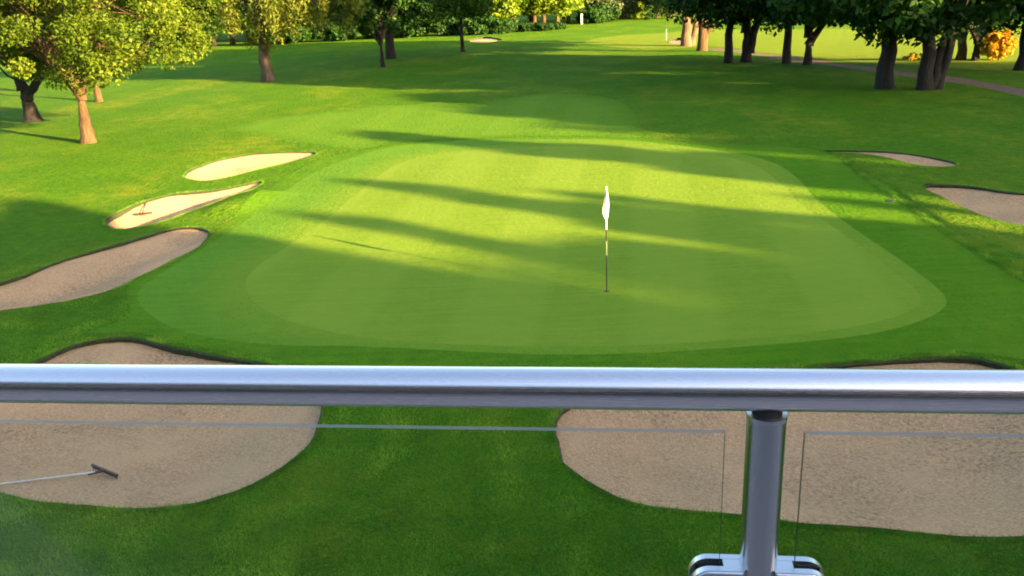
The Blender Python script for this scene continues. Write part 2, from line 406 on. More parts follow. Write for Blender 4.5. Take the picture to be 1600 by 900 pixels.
DZ = height(DV[:, 0], DV[:, 1])
pd = dict(polys)
# ring attribute: distance from the green's edge
gi = np.unique(DF[reg == 'green'].ravel())
edge = np.ones(len(DV))
d_, _ = dist_to(pd['green'], DV[gi]); edge[gi] = np.clip(d_/2.4, 0, 1)
blend = np.ones(len(DV))
fi = np.unique(DF[reg == 'fringe'].ravel()); d_, _ = dist_to(pd['green'], DV[fi]); blend_f = np.ones(len(DV)); blend_f[fi] = np.clip(d_/1.6, 0, 1)*np.clip(1-(DV[fi][:, 0]-0)/5, .3, 1)
ai = np.unique(DF[reg == 'apron'].ravel()); d_, _ = dist_to(pd['apron'], DV[ai]); wdt = np.where(DV[ai][:, 0] < 3, 3.5, .3); blend_a = np.ones(len(DV)); blend_a[ai] = np.clip(d_/wdt, 0, 1)
pi_ = np.unique(DF[reg == 'approach'].ravel()); d_, _ = dist_to(pd['approach'], DV[pi_]); blend_p = np.ones(len(DV)); blend_p[pi_] = np.clip(d_/1.2, 0, 1)
BL = {'fringe': blend_f, 'apron': blend_a, 'approach': blend_p}
# rough grass outside the apron stands a little higher: the mown step
roughv = np.setdiff1d(np.unique(DF[reg == 'ground'].ravel()), np.unique(DF[np.isin(reg, ['apron', 'approach', 'fringe'])].ravel()))

def region_obj(name, key, mat, label=None, attrs=False):
    F_ = DF[reg == key]; u, inv = np.unique(F_.ravel(), return_inverse=True)
    V = np.column_stack([DV[u], DZ[u]])
    me = np_mesh(name, V, inv.reshape(-1, 3), True, attr={'edge': ('POINT', edge[u]), 'blend': ('POINT', BL.get(key, edge)[u])})
    if me.polygons[0].normal.z < 0: me.flip_normals()
    o = link(name, me, None, [mat]); tag(o, label, None, None, 'structure'); return o
# mown step along the right edge of the apron
ap = pd['apron']
stepline = spline([gp(*p) for p in [(1320,252),(1365,285),(1393,303),(1450,345),(1530,400),(1600,438),(1700,490)]], False, .4)
smooth0 = lambda t: np.clip(t, 0, 1)**2*(3-2*np.clip(t, 0, 1))
bbv = np.nonzero((DV[:, 0] > 4) & (DV[:, 0] < 20) & (DV[:, 1] > 10) & (DV[:, 1] < 40))[0]
def dist_open(L, P):
    best = np.full(len(P), 1e9); bi = np.zeros(len(P), int)
    for i in range(len(L)-1):
        ab = L[i+1]-L[i]; t = np.clip(((P-L[i])@ab)/(ab@ab), 0, 1); d = P-L[i]-t[:, None]*ab; d = (d*d).sum(1)
        m = d < best; best[m] = d[m]; bi[m] = i
    return np.sqrt(best), bi
dd, _ = dist_open(stepline, DV[bbv])
outside = ~inside(ap, DV[bbv])
# rough side: rises quickly from a shallow gutter, then eases down again
DZ[bbv] += np.where(outside, .10*smooth0(dd/.3)*np.exp(-(dd/1.6)**2), 0)

region_obj('ground', 'ground', M['rough'], 'rough grass of the golf course spreading to the woods')
region_obj('putting_green', 'green', M['green'], 'smooth pale mown putting green around the flagstick', True)
region_obj('green_fringe', 'fringe', M['fringe'], 'slightly longer mown collar ringing the putting green')
region_obj('green_apron', 'apron', M['apron'], 'deep green mown apron between the collar and the bunkers')
region_obj('fairway_approach', 'approach', M['approach'], 'short mown approach behind the putting green')
region_obj('fairway', 'field', M['field'], 'pale sunlit fairway behind the right hand trees')
region_obj('dirt_path', 'path', M['dirt'], 'brown dirt track running under the right hand trees')

SUNLIT = {}
def smooth(t): t = np.clip(t, 0, 1); return t*t*(3-2*t)
B_LABEL = {'B1': 'slim sunlit sand bunker, farthest of the three left of the green', 'B2': 'narrow sand bunker holding a rake, middle of the three on the left',
 'B3': 'long shaded sand bunker left of the green with an orange patch of dry sand', 'B4': 'big sand bunker below the rail on the left with a rake in it',
 'B5': 'big scuffed sand bunker below the rail on the right behind the post', 'B6': 'sand bunker cut by the right edge of the picture',
 'B7': 'thin sliver of a sand bunker right of the back of the green', 'B8': 'tiny distant sand bunker by the thin dark tree trunk', 'B9': 'tiny distant sand bunker beside the pale twin trunks'}
sand_z = {}
for nm, pix, lf, ln, bowl in BUNKERS:
    q = pd[nm]; F_ = DF[reg == nm]
    u, inv = np.unique(F_.ravel(), return_inverse=True); Fi = inv.reshape(-1, 3)
    P = DV[u]; d, bi = dist_to(q, P)
    ymin, ymax = q[:, 1].min(), q[:, 1].max()
    # lip profile: which side of the bunker the nearest edge is on (far side = outline normal pointing away from viewer)
    area = .5*np.sum(q[:, 0]*np.roll(q[:, 1], -1)-np.roll(q[:, 0], -1)*q[:, 1])
    e = np.roll(q, -1, 0)-q; nrm = np.stack([e[:, 1], -e[:, 0]], 1)*np.sign(area); nrm /= np.linalg.norm(nrm, axis=1)[:, None]+1e-9
    wfar = smooth((nrm[:, 1]+.25)/.8)
    for _ in range(6): wfar = (np.roll(wfar, 1)+wfar+np.roll(wfar, -1))/3
    lip = ln+(lf-ln)*wfar
    r_ = np.random.default_rng(3); lip = lip*(1+.25*np.sin(np.arange(len(q))*.37))
    sc_ = 1.6 if nm in ('B4', 'B5', 'B3') else (.8 if nm not in ('B8', 'B9') else 4)
    zs = height(P[:, 0], P[:, 1])-lip[bi]*np.where(d < .02, 1, 1)-bowl*smooth(d/sc_)
    zs += .012*np.sin(P[:, 0]*3.1+P[:, 1]*1.7)*smooth(d/.5)+.01*np.sin(P[:, 0]*7.3-P[:, 1]*5.1)*smooth(d/.5)
    V = np.column_stack([P, zs]); onb = d < 1e-3
    # turf wall: strip from outline down to the sand
    n = len(q); zt = height(q[:, 0], q[:, 1])
    # outline vertex z on the ground mesh
    cq = q.mean(0); ov = (q-cq); ov /= np.linalg.norm(ov, axis=1)[:, None]
    top = np.column_stack([q, zt+.012]); inner = q-nrm*.03
    mid = np.column_stack([q-nrm*.035, zt-.01]); bot = np.column_stack([q+nrm*.02, zt-lip-.03])
    W = np.concatenate([top, mid, bot]); i = np.arange(n); j = (i+1) % n
    wf = np.concatenate([np.stack([i, j, n+j, n+i], 1), np.stack([n+i, n+j, 2*n+j, 2*n+i], 1)])
    Vall = np.concatenate([V, W])
    bm = bmesh.new(); vs = [bm.verts.new(v) for v in Vall]
    for f in Fi:
        fc = bm.faces.new([vs[k] for k in f]); fc.material_index = 0; fc.smooth = True
        if fc.calc_area() > 0: fc.normal_update()
        if fc.normal.z < 0: fc.normal_flip()
    o0 = len(V)
    for k, f in enumerate(wf):
        try: fc = bm.faces.new([vs[o0+x] for x in f])
        except ValueError: continue
        fc.material_index = 1
    o = bm_obj('bunker', bm, [M['sand'], M['soil']])
    tag(o, B_LABEL[nm], None, None, 'structure')
    sand_z[nm] = (P, zs)
def sz(nm, x, y):
    P, zz = sand_z[nm]; k = np.argsort((P[:, 0]-x)**2+(P[:, 1]-y)**2)[:4]; return float(zz[k].mean())

# ------------------------------------------------------------------ grass blades near the balcony and along turf edges
def blades():
    g = np.random.default_rng(21); Ps, Hs, Tn = [], [], []
    n = 520000
    y = 7.2+(g.random(n)**1.6)*14; x = g.uniform(-1, 1, n)*(.62*y+1.5)
    P = np.stack([x, y], 1)
    bad = np.zeros(n, bool)
    for nm in ('B3', 'B4', 'B5', 'B6', 'apron', 'fringe', 'green'): bad |= inside(pd[nm], P)
    P = P[~bad]; Ps.append(P); Hs.append(g.uniform(.018, .045, len(P)))
    # denser taller fringe hanging over each bunker edge
    for nm in ('B1', 'B2', 'B3', 'B4', 'B5', 'B6', 'B7'):
        q = pd[nm]; m = int(len(q)*(110 if nm in ('B4', 'B5') else 45)); k = g.integers(0, len(q), m); t = g.random(m)
        p = q[k]*(1-t[:, None])+np.roll(q, -1, 0)[k]*t[:, None]
        cq = q.mean(0); ov = p-cq; ov /= np.linalg.norm(ov, axis=1)[:, None]
        p = p+ov*g.uniform(.0, .10, m)[:, None]
        Ps.append(p); Hs.append(g.uniform(.03, .06, m))
    m = int(len(stepline)*260); k = g.integers(0, len(stepline)-1, m); t = g.random(m)[:, None]
    p = stepline[k]*(1-t)+stepline[k+1]*t+g.normal(0, .07, (m, 2)); Ps.append(p); Hs.append(g.uniform(.04, .10, m))
    P = np.concatenate(Ps); H = np.concatenate(Hs); m = len(P)
    z = height(P[:, 0], P[:, 1]); a_ = g.uniform(0, 2*math.pi, m); wv = .0045*g.uniform(.7, 1.5, m)
    clump = .5+.5*np.sin(P[:, 0]*2.1+np.sin(P[:, 1]*1.7)*2)*np.sin(P[:, 1]*2.6+np.sin(P[:, 0]*1.3)*2)
    pn = np.zeros(m)
    for _ in range(14):
        an, fq, ph = g.uniform(0, 6.28), g.uniform(1.2, 11), g.uniform(0, 6.28); pn += np.sin((P[:, 0]*math.cos(an)+P[:, 1]*math.sin(an))*fq+ph)*(1.6/fq**.5)
    pn = pn/pn.std(); H = H*(.75+.5*clump)*np.clip(1+.16*pn, .5, 1.6)
    lean = g.normal(0, .5, (m, 2))*H[:, None]
    c, s = np.cos(a_)*wv, np.sin(a_)*wv
    A = np.column_stack([P[:, 0]-c, P[:, 1]-s, z-.004]); B = np.column_stack([P[:, 0]+c, P[:, 1]+s, z-.004]); C = np.column_stack([P[:, 0]+lean[:, 0], P[:, 1]+lean[:, 1], z+H])
    V = np.empty((3*m, 3)); V[0::3] = A; V[1::3] = B; V[2::3] = C
    me = np_mesh('grass', V, np.arange(3*m).reshape(-1, 3), attr={'tint': ('FACE', np.clip(g.normal(.42, .2, m)+(clump-.5)*.2+.26*pn, 0, 1))})
    o = link('grass', me, None, [leaf_mat('grass_blade', (.034, .14, .004), (.090, .285, .012), (.25, .43, .034), .3, .5, .6)])
    tag(o, 'short rough grass blades below the balcony and fringing the bunkers', 'grass', None, 'stuff')
blades()

# ------------------------------------------------------------------ trees
def tube(V, F_, path, radii, sides=7):
    path = [Vector(p) for p in path]; b0 = len(V)
    for i, p in enumerate(path):
        t = (path[min(i+1, len(path)-1)]-path[max(i-1, 0)]).normalized()
        ax = t.cross(Vector((0.3, 1, .1))).normalized(); ay = t.cross(ax)
        for k in range(sides):
            an = 2*math.pi*k/sides; V.append(tuple(p+(ax*math.cos(an)+ay*math.sin(an))*radii[i]))
    for i in range(len(path)-1):
        for k in range(sides):
            k2 = (k+1) % sides
            F_.append((b0+i*sides+k, b0+i*sides+k2, b0+(i+1)*sides+k2, b0+(i+1)*sides+k))
def limb(p0, p1, sag, r, n=6, wig=.04):
    p0, p1 = Vector(p0), Vector(p1); L = (p1-p0).length; out = []
    for i in range(n+1):
        t = i/n; q = p0.lerp(p1, t); q.z += sag*L*4*t*(1-t)
        if 0 < i < n: q += Vector((r.uniform(-1, 1), r.uniform(-1, 1), r.uniform(-1, 1)))*L*wig
        out.append(q)
    return out
def leaves(C, rad, per, size, g, flat=.75, droop=0, aspect=.55):
    """C (n,3) clump centres, rad (n,), leaf quads filling them"""
    k = len(C); n = k*per
    ci = np.repeat(np.arange(k), per)
    d = g.normal(0, 1, (n, 3)); d /= np.linalg.norm(d, axis=1)[:, None]; rr = g.random(n)**.45
    off = d*(rad[ci]*rr)[:, None]; off[:, 2] *= flat
    if droop: off[:, 2] -= g.random(n)**1.0*droop*(.4+.6*g.random(k)[ci])
    P = C[ci]+off
    nrm = d*.6+g.normal(0, .7, (n, 3))+np.array([0, 0, .35]); nrm /= np.linalg.norm(nrm, axis=1)[:, None]
    t = np.cross(nrm, g.normal(0, 1, (n, 3)))
    if droop: t = t*.5+np.array([0, 0, -1.0]); t -= nrm*(t*nrm).sum(1)[:, None]
    t /= np.linalg.norm(t, axis=1)[:, None]+1e-9; b = np.cross(nrm, t)
    s = size*g.uniform(.4, 1.6, n)[:, None]
    V = np.empty((n*4, 3)); V[0::4] = P-t*s; V[1::4] = P-b*s*aspect+nrm*s*.15; V[2::4] = P+t*s; V[3::4] = P+b*s*aspect+nrm*s*.15
    tint = np.clip(.45+g.normal(0, .16, k)[ci]+g.normal(0, .22, n), 0, 1)
    return V, tint
def crown_pts(n, c, r, g, power=2.0, shell=.55, zcut=None):
    out = []
    while len(out) < n:
        d = g.normal(0, 1, 3); d /= np.linalg.norm(d)
        k = (np.abs(d)**power).sum()**(-1/power)
        p = d*k*(shell+(1-shell)*g.random()**.6 if g.random() < .8 else g.random()*.8)
        q = np.array(c)+p*np.array(r)
        if zcut is not None and q[2] < zcut+g.uniform(-.25, .25)*r[2]*.3: continue
        out.append(q)
    return np.array(out)
def make_tree(kind, loc, rz, spec, label, group=None, scale=1.0):
    g = np.random.default_rng(spec['seed']); r = random.Random(spec['seed'])
    V, F_ = [], []
    stems = spec.get('stems', [((0, 0, 0), (0, 0, spec['h']*.62))])
    r0 = spec['r0']; th = spec['fork']
    C = crown_pts(spec['n'], spec['c'], spec['r'], g, spec.get('power', 2.2), spec.get('shell', .55), spec.get('zcut'))
    if 'extra' in spec: C = np.concatenate([C, np.array(spec['extra'], float)])
    rad = g.uniform(.5, 1.4, len(C))*spec['cr']
    tops = []
    for si, (a_, b_) in enumerate(stems):
        rs = r0*(1 if si == 0 else spec.get('sr', .75))
        P = limb(a_, b_, 0, r, 9, .012); n = len(P)
        rd = [rs*(1.28 if i == 0 and not spec.get('noflare') else 1.0)*(1-.72*(i/(n-1))**1.1) for i in range(n)]
        P.insert(1, P[0].lerp(P[1], .3)); rd.insert(1, rs*1.08)
        P[0].z -= .15
        tube(V, F_, P, rd, 10); tops.append((P, rd))
    order = g.permutation(len(C))[:spec.get('limbs', 16)]
    for k in order:
        c = Vector(C[k]); P, rd = tops[int(g.integers(len(tops)))]
        cand = [i for i in range(2, len(P)) if P[i].z > th*.9 and P[i].z < c.z+.2] or [len(P)-1 if c.z > P[-1].z else max(range(len(P)), key=lambda i: -abs(P[i].z-th))]
        i = r.choice(cand); L = limb(P[i], c, .06, r, 6, .03)
        ra = rd[i]*.5; tube(V, F_, L, [max(.015, ra*(1-.85*j/6)) for j in range(7)], 6)
        for q in range(2):
            c2 = Vector(C[int(g.integers(len(C)))])
            if (c2-L[3]).length < max(spec['r'])*.9: tube(V, F_, limb(L[3], c2, .03, r, 4, .03), [max(.01, ra*.4*(1-.8*j/4)) for j in range(5)], 5)
    for (a_, b_, ra) in spec.get('boughs', []):
        tube(V, F_, limb(a_, b_, .05, r, 7, .02), [ra*(1-.7*j/7) for j in range(8)], 8)
    tm = np_mesh('trunk', V, F_, True)
    LV, tint = leaves(C, rad, spec['per'], spec['leaf'], g, spec.get('flat', .75), spec.get('droop', 0), spec.get('aspect', .55))
    cm = np_mesh('crown', LV, np.arange(len(LV)).reshape(-1, 4), attr={'tint': ('FACE', tint)})
    root = empty(kind, loc, rz); root.scale = (scale,)*3
    link('trunk', tm, root, [M[spec['bark']]]); link('crown', cm, root, [M[spec['leafm']]])
    tag(root, label, 'tree', group); return root
def copy_tree(src, loc, rz, s, label=None, group=None, sz_=None):
    r = src.copy(); COL.objects.link(r); r.location = loc; r.rotation_euler = (0, 0, rz); r.scale = (s, s, sz_ or s)
    if label: r['label'] = label
    if group: r['group'] = group
    elif 'group' in r: del r['group']
    for ch in src.children:
        c = ch.copy(); COL.objects.link(c); c.parent = r
    return r
def G(px, py): x, y = gp(px, py); return (x, y, float(height(x, y)))

# --- left side, near
A = G(138, 222)
make_tree('orchard_tree', A, 0, dict(seed=5, h=8.5, r0=.36, fork=2.7, n=210, c=(.4, 0, 6.3), r=(6.6, 5.6, 3.6), power=2.6, cr=.95, per=420, leaf=.078, bark='bark_warm', leafm='leaf_apple', limbs=34,
   stems=[((0, 0, 0), (.05, .1, 2.6)), ((.05, .1, 2.3), (-2.4, .3, 5.8)), ((.05, .1, 2.3), (2.4, -.4, 6.0)), ((.05, .1, 2.2), (.3, 1.2, 7.2)), ((.0, .0, 2.5), (-1.0, -1.6, 5.6))], sr=.55, noflare=False,
   zcut=3.1, shell=.6),
   'low spreading tree with olive spring leaves and a warm lit trunk, nearest on the left')
B = G(50, 190)
make_tree('leaning_tree', B, 0, dict(seed=8, h=8, r0=.50, fork=2.8, n=130, c=(-1.5, 0, 7.2), r=(7.5, 5, 4.2), power=2.4, cr=1.05, per=300, leaf=.09, bark='bark_dark', leafm='leaf_apple', limbs=22,
   stems=[((.1, 0, 0), (-.1, 0, 2.3)), ((-.1, 0, 2.0), (-.9, .2, 5.8)), ((.0, 0, 1.5), (2.3, -.2, 3.6)), ((2.2, -.2, 3.5), (4.5, -.2, 4.6))], sr=.6, zcut=3.3),
   'dark thick trunked forked tree behind the nearest left tree')
Cc = G(155, 158)
make_tree('slender_tree', Cc, 0, dict(seed=9, h=9, r0=.26, fork=3, n=80, c=(0, 0, 7.5), r=(3.5, 3.5, 4), cr=1.0, per=150, leaf=.13, bark='bark_warm', leafm='leaf_apple', limbs=12, zcut=4.3),
   'small pale trunked tree seen just right of the nearest left trunk')
D = G(419, 126)
make_tree('willow_tree', D, 0, dict(seed=12, h=13, r0=.52, fork=3.5, n=190, c=(2.0, 0, 8.2), r=(6.4, 5.5, 4.8), power=2.3, cr=.8, per=230, leaf=.14, bark='bark_birch', leafm='leaf_willow', limbs=20, droop=2.1, zcut=5.0, shell=.7, aspect=.35,
   extra=[(-.9, -.5, 4.6), (.6, -.6, 4.5), (-.2, .4, 4.9), (1.2, -.8, 5.2), (-1.6, -.2, 5.3)]),
   'weeping yellow green tree with a thick mottled trunk')
E_ = G(598, 103)
make_tree('fork_branched_tree', E_, 0, dict(seed=15, h=11, r0=.24, fork=2.2, n=120, c=(.2, 0, 6.6), r=(4.9, 4.2, 4.2), power=2.2, cr=.95, per=220, leaf=.15, bark='bark_dark', leafm='leaf_dark', limbs=20,
   stems=[((0, 0, 0), (0, 0, 2.6)), ((0, 0, 2.2), (-2.6, 0, 5.0)), ((0, 0, 2.3), (1.8, .2, 6.5)), ((0, 0, 2.4), (.1, .5, 7.0))], sr=.7, zcut=3.4),
   'small dark tree with a thin low forked trunk left of centre')
Fd = G(611, 91)
make_tree('broadleaf_tree', Fd, 0, dict(seed=16, h=14, r0=.55, fork=3.5, n=120, c=(5, 2, 8.4), r=(8.0, 6, 5.2), cr=1.3, per=200, leaf=.18, bark='bark_dark', leafm='leaf_mid', limbs=18, zcut=4.4),
   'thick trunked tree directly behind the small forked dark tree')
Gd = G(723, 79)
gtree = make_tree('slim_tree', Gd, 0, dict(seed=17, h=13, r0=.25, fork=4, n=110, c=(-.5, 0, 8.6), r=(4.6, 4, 5.0), cr=1.1, per=190, leaf=.17, bark='bark_dark', leafm='leaf_dark', limbs=16, zcut=4.6),
   'slim dark trunked tree standing beside the tiny distant bunker')

# --- right-hand canopy prototypes
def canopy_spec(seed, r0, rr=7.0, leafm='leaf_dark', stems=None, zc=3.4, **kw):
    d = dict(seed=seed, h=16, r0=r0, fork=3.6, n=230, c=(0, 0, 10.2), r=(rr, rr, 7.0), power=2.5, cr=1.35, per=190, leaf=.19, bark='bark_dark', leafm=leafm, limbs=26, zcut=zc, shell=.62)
    if stems: d['stems'] = stems
    d.update(kw); return d
O = G(1382, 137)
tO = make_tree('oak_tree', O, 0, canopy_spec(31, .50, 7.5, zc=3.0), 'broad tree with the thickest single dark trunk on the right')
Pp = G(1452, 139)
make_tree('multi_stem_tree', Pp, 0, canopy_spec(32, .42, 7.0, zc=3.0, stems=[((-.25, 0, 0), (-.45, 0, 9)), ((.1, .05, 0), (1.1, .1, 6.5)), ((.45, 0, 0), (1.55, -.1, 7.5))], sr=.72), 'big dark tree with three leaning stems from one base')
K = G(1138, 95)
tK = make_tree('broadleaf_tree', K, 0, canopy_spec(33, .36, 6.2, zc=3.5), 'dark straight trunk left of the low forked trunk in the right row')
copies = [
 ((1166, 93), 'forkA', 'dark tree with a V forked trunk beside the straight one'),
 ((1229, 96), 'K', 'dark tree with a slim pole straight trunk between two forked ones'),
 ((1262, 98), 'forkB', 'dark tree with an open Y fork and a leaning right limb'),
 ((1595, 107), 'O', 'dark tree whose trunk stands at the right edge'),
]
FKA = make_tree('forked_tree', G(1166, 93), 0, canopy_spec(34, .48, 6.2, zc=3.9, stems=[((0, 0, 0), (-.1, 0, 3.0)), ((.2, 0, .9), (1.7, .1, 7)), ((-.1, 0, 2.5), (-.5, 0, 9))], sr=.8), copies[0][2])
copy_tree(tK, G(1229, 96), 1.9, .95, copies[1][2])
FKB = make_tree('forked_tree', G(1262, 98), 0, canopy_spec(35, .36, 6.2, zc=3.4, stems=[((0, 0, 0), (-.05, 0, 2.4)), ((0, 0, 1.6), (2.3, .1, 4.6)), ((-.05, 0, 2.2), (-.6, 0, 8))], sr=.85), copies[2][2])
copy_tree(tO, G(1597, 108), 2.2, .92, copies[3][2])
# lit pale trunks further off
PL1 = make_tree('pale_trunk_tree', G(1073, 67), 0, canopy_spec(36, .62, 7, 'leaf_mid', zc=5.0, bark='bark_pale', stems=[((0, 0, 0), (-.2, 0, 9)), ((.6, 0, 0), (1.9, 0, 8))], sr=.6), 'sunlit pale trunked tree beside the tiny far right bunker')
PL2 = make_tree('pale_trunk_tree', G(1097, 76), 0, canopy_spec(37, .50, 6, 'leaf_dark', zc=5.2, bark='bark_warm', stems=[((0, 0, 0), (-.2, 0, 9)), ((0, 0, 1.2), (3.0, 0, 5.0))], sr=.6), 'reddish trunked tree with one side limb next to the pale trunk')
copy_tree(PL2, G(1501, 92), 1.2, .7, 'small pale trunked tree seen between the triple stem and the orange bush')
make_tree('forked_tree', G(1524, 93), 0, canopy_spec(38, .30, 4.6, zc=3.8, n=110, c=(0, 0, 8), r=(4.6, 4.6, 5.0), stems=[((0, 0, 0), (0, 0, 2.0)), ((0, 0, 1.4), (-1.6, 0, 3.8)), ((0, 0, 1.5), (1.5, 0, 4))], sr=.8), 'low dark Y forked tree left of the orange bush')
# canopy trees standing further back / right of the frame along the track
backrow = [((27.5, 57), .98, 'K', 'dark tree filling the canopy behind the thickest right trunk'), ((39.5, 54), 1.0, 'O', 'dark tree just beyond the right edge trunk'), ((31, 49.5), .0, None, '')]

# --- offscreen belt of tall trees right of the green and around the clubhouse (they throw the long shadows)
BELT = 'tall belt trees right of the green outside the view'
belt0 = make_tree('poplar_tree', (43.2, -5.2, 0), 0, dict(seed=41, h=15, r0=.35, fork=2.5, n=170, c=(0, 0, 8.2), r=(2.2, 2.2, 7.4), power=1.7, cr=.8, per=330, leaf=.22, bark='bark_dark', leafm='leaf_mid', limbs=14, shell=.3),
   'tall narrow tree in the belt right of the green', BELT)
tipa = math.tan(SUN_EL)
def sw(s, a): return (.6*s+.8*a, .8*s-.6*a)
belt_trees = [  # (s across the light, tip a of its shadow, height)
 ('n', 12.9, -31.5, 16, .75), ('n', 11.6, -27, 16, 1.0), ('n', 16.9, -20.5, 15.5, .5), ('n', 17.9, -12, 14.5, .8), ('n', 17.2, -4, 13.5, 1.0), ('n', 22.6, -15.5, 15, .36), ('n', 25.2, -8, 15, .4), ('n', 21.1, -22.5, 15.5, .72), ('n', 20.6, -13, 15, .85), ('n', 19.4, -5, 14, .95), ('n', 22.6, -2, 14, .8), ('n', 24.6, 1, 13.5, .9),
 ('n', 29.2, -31, 17, .85), ('n', 28.7, -22, 16, 1.0), ('n', 30.6, -14, 15, 1.1), ('n', 33.6, -15, 15, .9), ('n', 27.4, -7, 14.5, .9)]
first = True
for kind, s, at_, H_, k in belt_trees:
    a0 = at_+H_/tipa; x, y = sw(s, a0)
    if first: belt0.location = (x, y, 0); belt0.scale = (k, k, H_/15.6); first = False
    else: copy_tree(belt0, (x, y, 0), s*1.3, k, None, BELT, H_/15.6)
wide = [  # broad crowns: (s, tip a, height scale)
 (6.3, -37, 1.0), (2.5, -38, 1.05), (-2.0, -32, 1.0), (8.1, -27, .98), (8.8, -16, .95), (9.6, -5, .9), (15.0, -8, .85), (19.5, -4, .85), (27.0, 0, .85), (-6, -24, 1.0),
 (39.0, -22, .95), (41.5, -32, 1.0), (43.5, -36, 1.05), (48.5, -30, 1.0), (36.5, -8, .9), (44, -14, 1.0), (53, -18, 1.0), (58.5, -26, 1.05), (62.5, -22, 1.0), (66.5, -24, .95),(30.5,-2,.85)]
WB = 'broad belt trees right of the view'
wproto = tO
for s, at_, k in wide:
    H_ = 16.8*k; a0 = at_+H_/tipa; x, y = sw(s, a0)
    src = (tO, tK)[int(s*10) % 2]
    copy_tree(src, (x, y, 0), s*2.1, k, 'broad dark tree of the belt outside the right of the view', WB)

# --- far woods
g = np.random.default_rng(77)
def wood_spec(seed, leafm, r=(6, 6, 8), c=(0, 0, 9.5), zc=None, per=150, leaf=.32, n=120, r0=.4, bark='bark_dark'):
    return dict(seed=seed, h=17, r0=r0, fork=3, n=n, c=c, r=r, power=2.2, cr=1.5, per=per, leaf=leaf, bark=bark, leafm=leafm, limbs=10, zcut=zc)
W1 = 'dark green trees of the far wood left of the fairway'
W2 = 'sunlit lime green trees of the far wood'
W3 = 'greyish trees beyond the far end of the fairway'
W4 = 'bushes along the foot of the far wood'
def sprd(xpx, dist):   # ground point at a bearing and depth
    d = ray(xpx, 40); return (d.x/d.y*dist, dist, 0)
wd0 = make_tree('woodland_tree', sprd(330, 150), 0, wood_spec(51, 'leaf_mid', zc=.8), 'dark green tree of the far wood left of the fairway', W1)
wd1 = make_tree('woodland_tree', sprd(400, 165), 0, wood_spec(52, 'leaf_dark', zc=.8), 'dark green tree of the far wood left of the fairway', W1)
for px, dist, k in [(-40, 150, 1), (30, 160, .9), (95, 148, 1), (160, 158, 1.05), (225, 150, .95), (280, 165, 1), (360, 152, 1.0), (440, 160, 1.05), (490, 170, 1), (530, 158, .95), (570, 168, 1), (610, 160, 1.0), (650, 150, 1.05), (690, 158, 1),
                    (730, 172, 1), (755, 160, .9), (300, 190, 1.1), (420, 195, 1.1), (520, 195, 1.2), (620, 190, 1.2), (700, 195, 1.2), (780, 200, 1.2), (830, 205, 1.1), (880, 210, 1.1)]:
    copy_tree((wd0, wd1)[int(g.integers(2))], sprd(px, dist), g.uniform(0, 6), k, None, W1)
lm0 = make_tree('sunlit_tree', sprd(778, 158), 0, wood_spec(53, 'leaf_bright', r=(4.0, 4, 6.5), c=(0, 0, 8.2), zc=2.4, bark='bark_warm'), 'sunlit lime green tree of the far wood', W2)
for px, dist, k in [(800, 150, .9), (872, 148, 1.0), (835, 158, 1), (888, 158, .95), (935, 172, .85), (850, 168, 1.0)]:
    copy_tree(lm0, sprd(px, dist*1.12), g.uniform(0, 6), k, None, W2)
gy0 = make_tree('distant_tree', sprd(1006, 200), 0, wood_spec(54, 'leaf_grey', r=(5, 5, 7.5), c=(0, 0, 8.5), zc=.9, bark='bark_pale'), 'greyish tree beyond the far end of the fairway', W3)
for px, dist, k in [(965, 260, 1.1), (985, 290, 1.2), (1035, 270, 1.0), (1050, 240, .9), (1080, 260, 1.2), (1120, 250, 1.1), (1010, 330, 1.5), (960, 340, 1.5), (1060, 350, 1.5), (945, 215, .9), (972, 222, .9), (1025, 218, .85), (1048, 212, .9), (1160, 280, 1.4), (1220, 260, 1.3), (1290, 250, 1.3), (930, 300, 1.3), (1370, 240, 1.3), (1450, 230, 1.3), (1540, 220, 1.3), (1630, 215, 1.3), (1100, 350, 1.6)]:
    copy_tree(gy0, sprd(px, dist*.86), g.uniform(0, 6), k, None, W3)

def bush(name, loc, r, leafm, seed, label, group=None, n=40, per=120, leaf=.14):
    g_ = np.random.default_rng(seed)
    C = crown_pts(n, (0, 0, r[2]*.55), (r[0], r[1], r[2]*.6), g_, 2.2, .5, .1)
    LV, tint = leaves(C, g_.uniform(.7, 1.2, n)*min(r)*.35, per, leaf, g_)
    root = empty(name, loc); link('foliage', np_mesh('foliage', LV, np.arange(len(LV)).reshape(-1, 4), attr={'tint': ('FACE', tint)}), root, [M[leafm]])
    V, F_ = [], []; rr = random.Random(seed)
    for i in range(6): tube(V, F_, limb((rr.uniform(-.2, .2), rr.uniform(-.2, .2), -.1), tuple(C[i]), .05, rr, 4), [.05, .04, .03, .02, .01], 5)
    link('stems', np_mesh('stems', V, F_, True), root, [M['bark_dark']])
    tag(root, label, 'bush', group); return root
bush('orange_bush', G(1556, 92), (1.3, 1.0, 1.9), 'leaf_orange', 61, 'bright orange and yellow flowering bush in the sunlit field on the right', n=55, per=110, leaf=.10)
bush('low_orange_bush', G(1428, 92), (.8, .6, .42), 'leaf_orange', 62, 'low faded orange bush left of the triple stemmed tree', n=16, per=30, leaf=.08)
bsh = bush('woodland_bush', sprd(762, 146), (4.5, 2.5, 2.2), 'leaf_dark', 63, 'dark bush along the foot of the far wood', W4, n=50, per=110, leaf=.25)
for px, dist, k in [(700, 150, 1.0), (735, 146, .55), (790, 147, .5), (815, 149, .55), (845, 148, .5), (872, 150, .45), (926, 172, 1.1), (938, 178, 1.2), (640, 150, 1.0), (575, 152, .9), (520, 150, 1), (460, 150, 1), (410, 148, 1)]:
    copy_tree(bsh, sprd(px, dist), g.uniform(0, 6), k, None, W4)
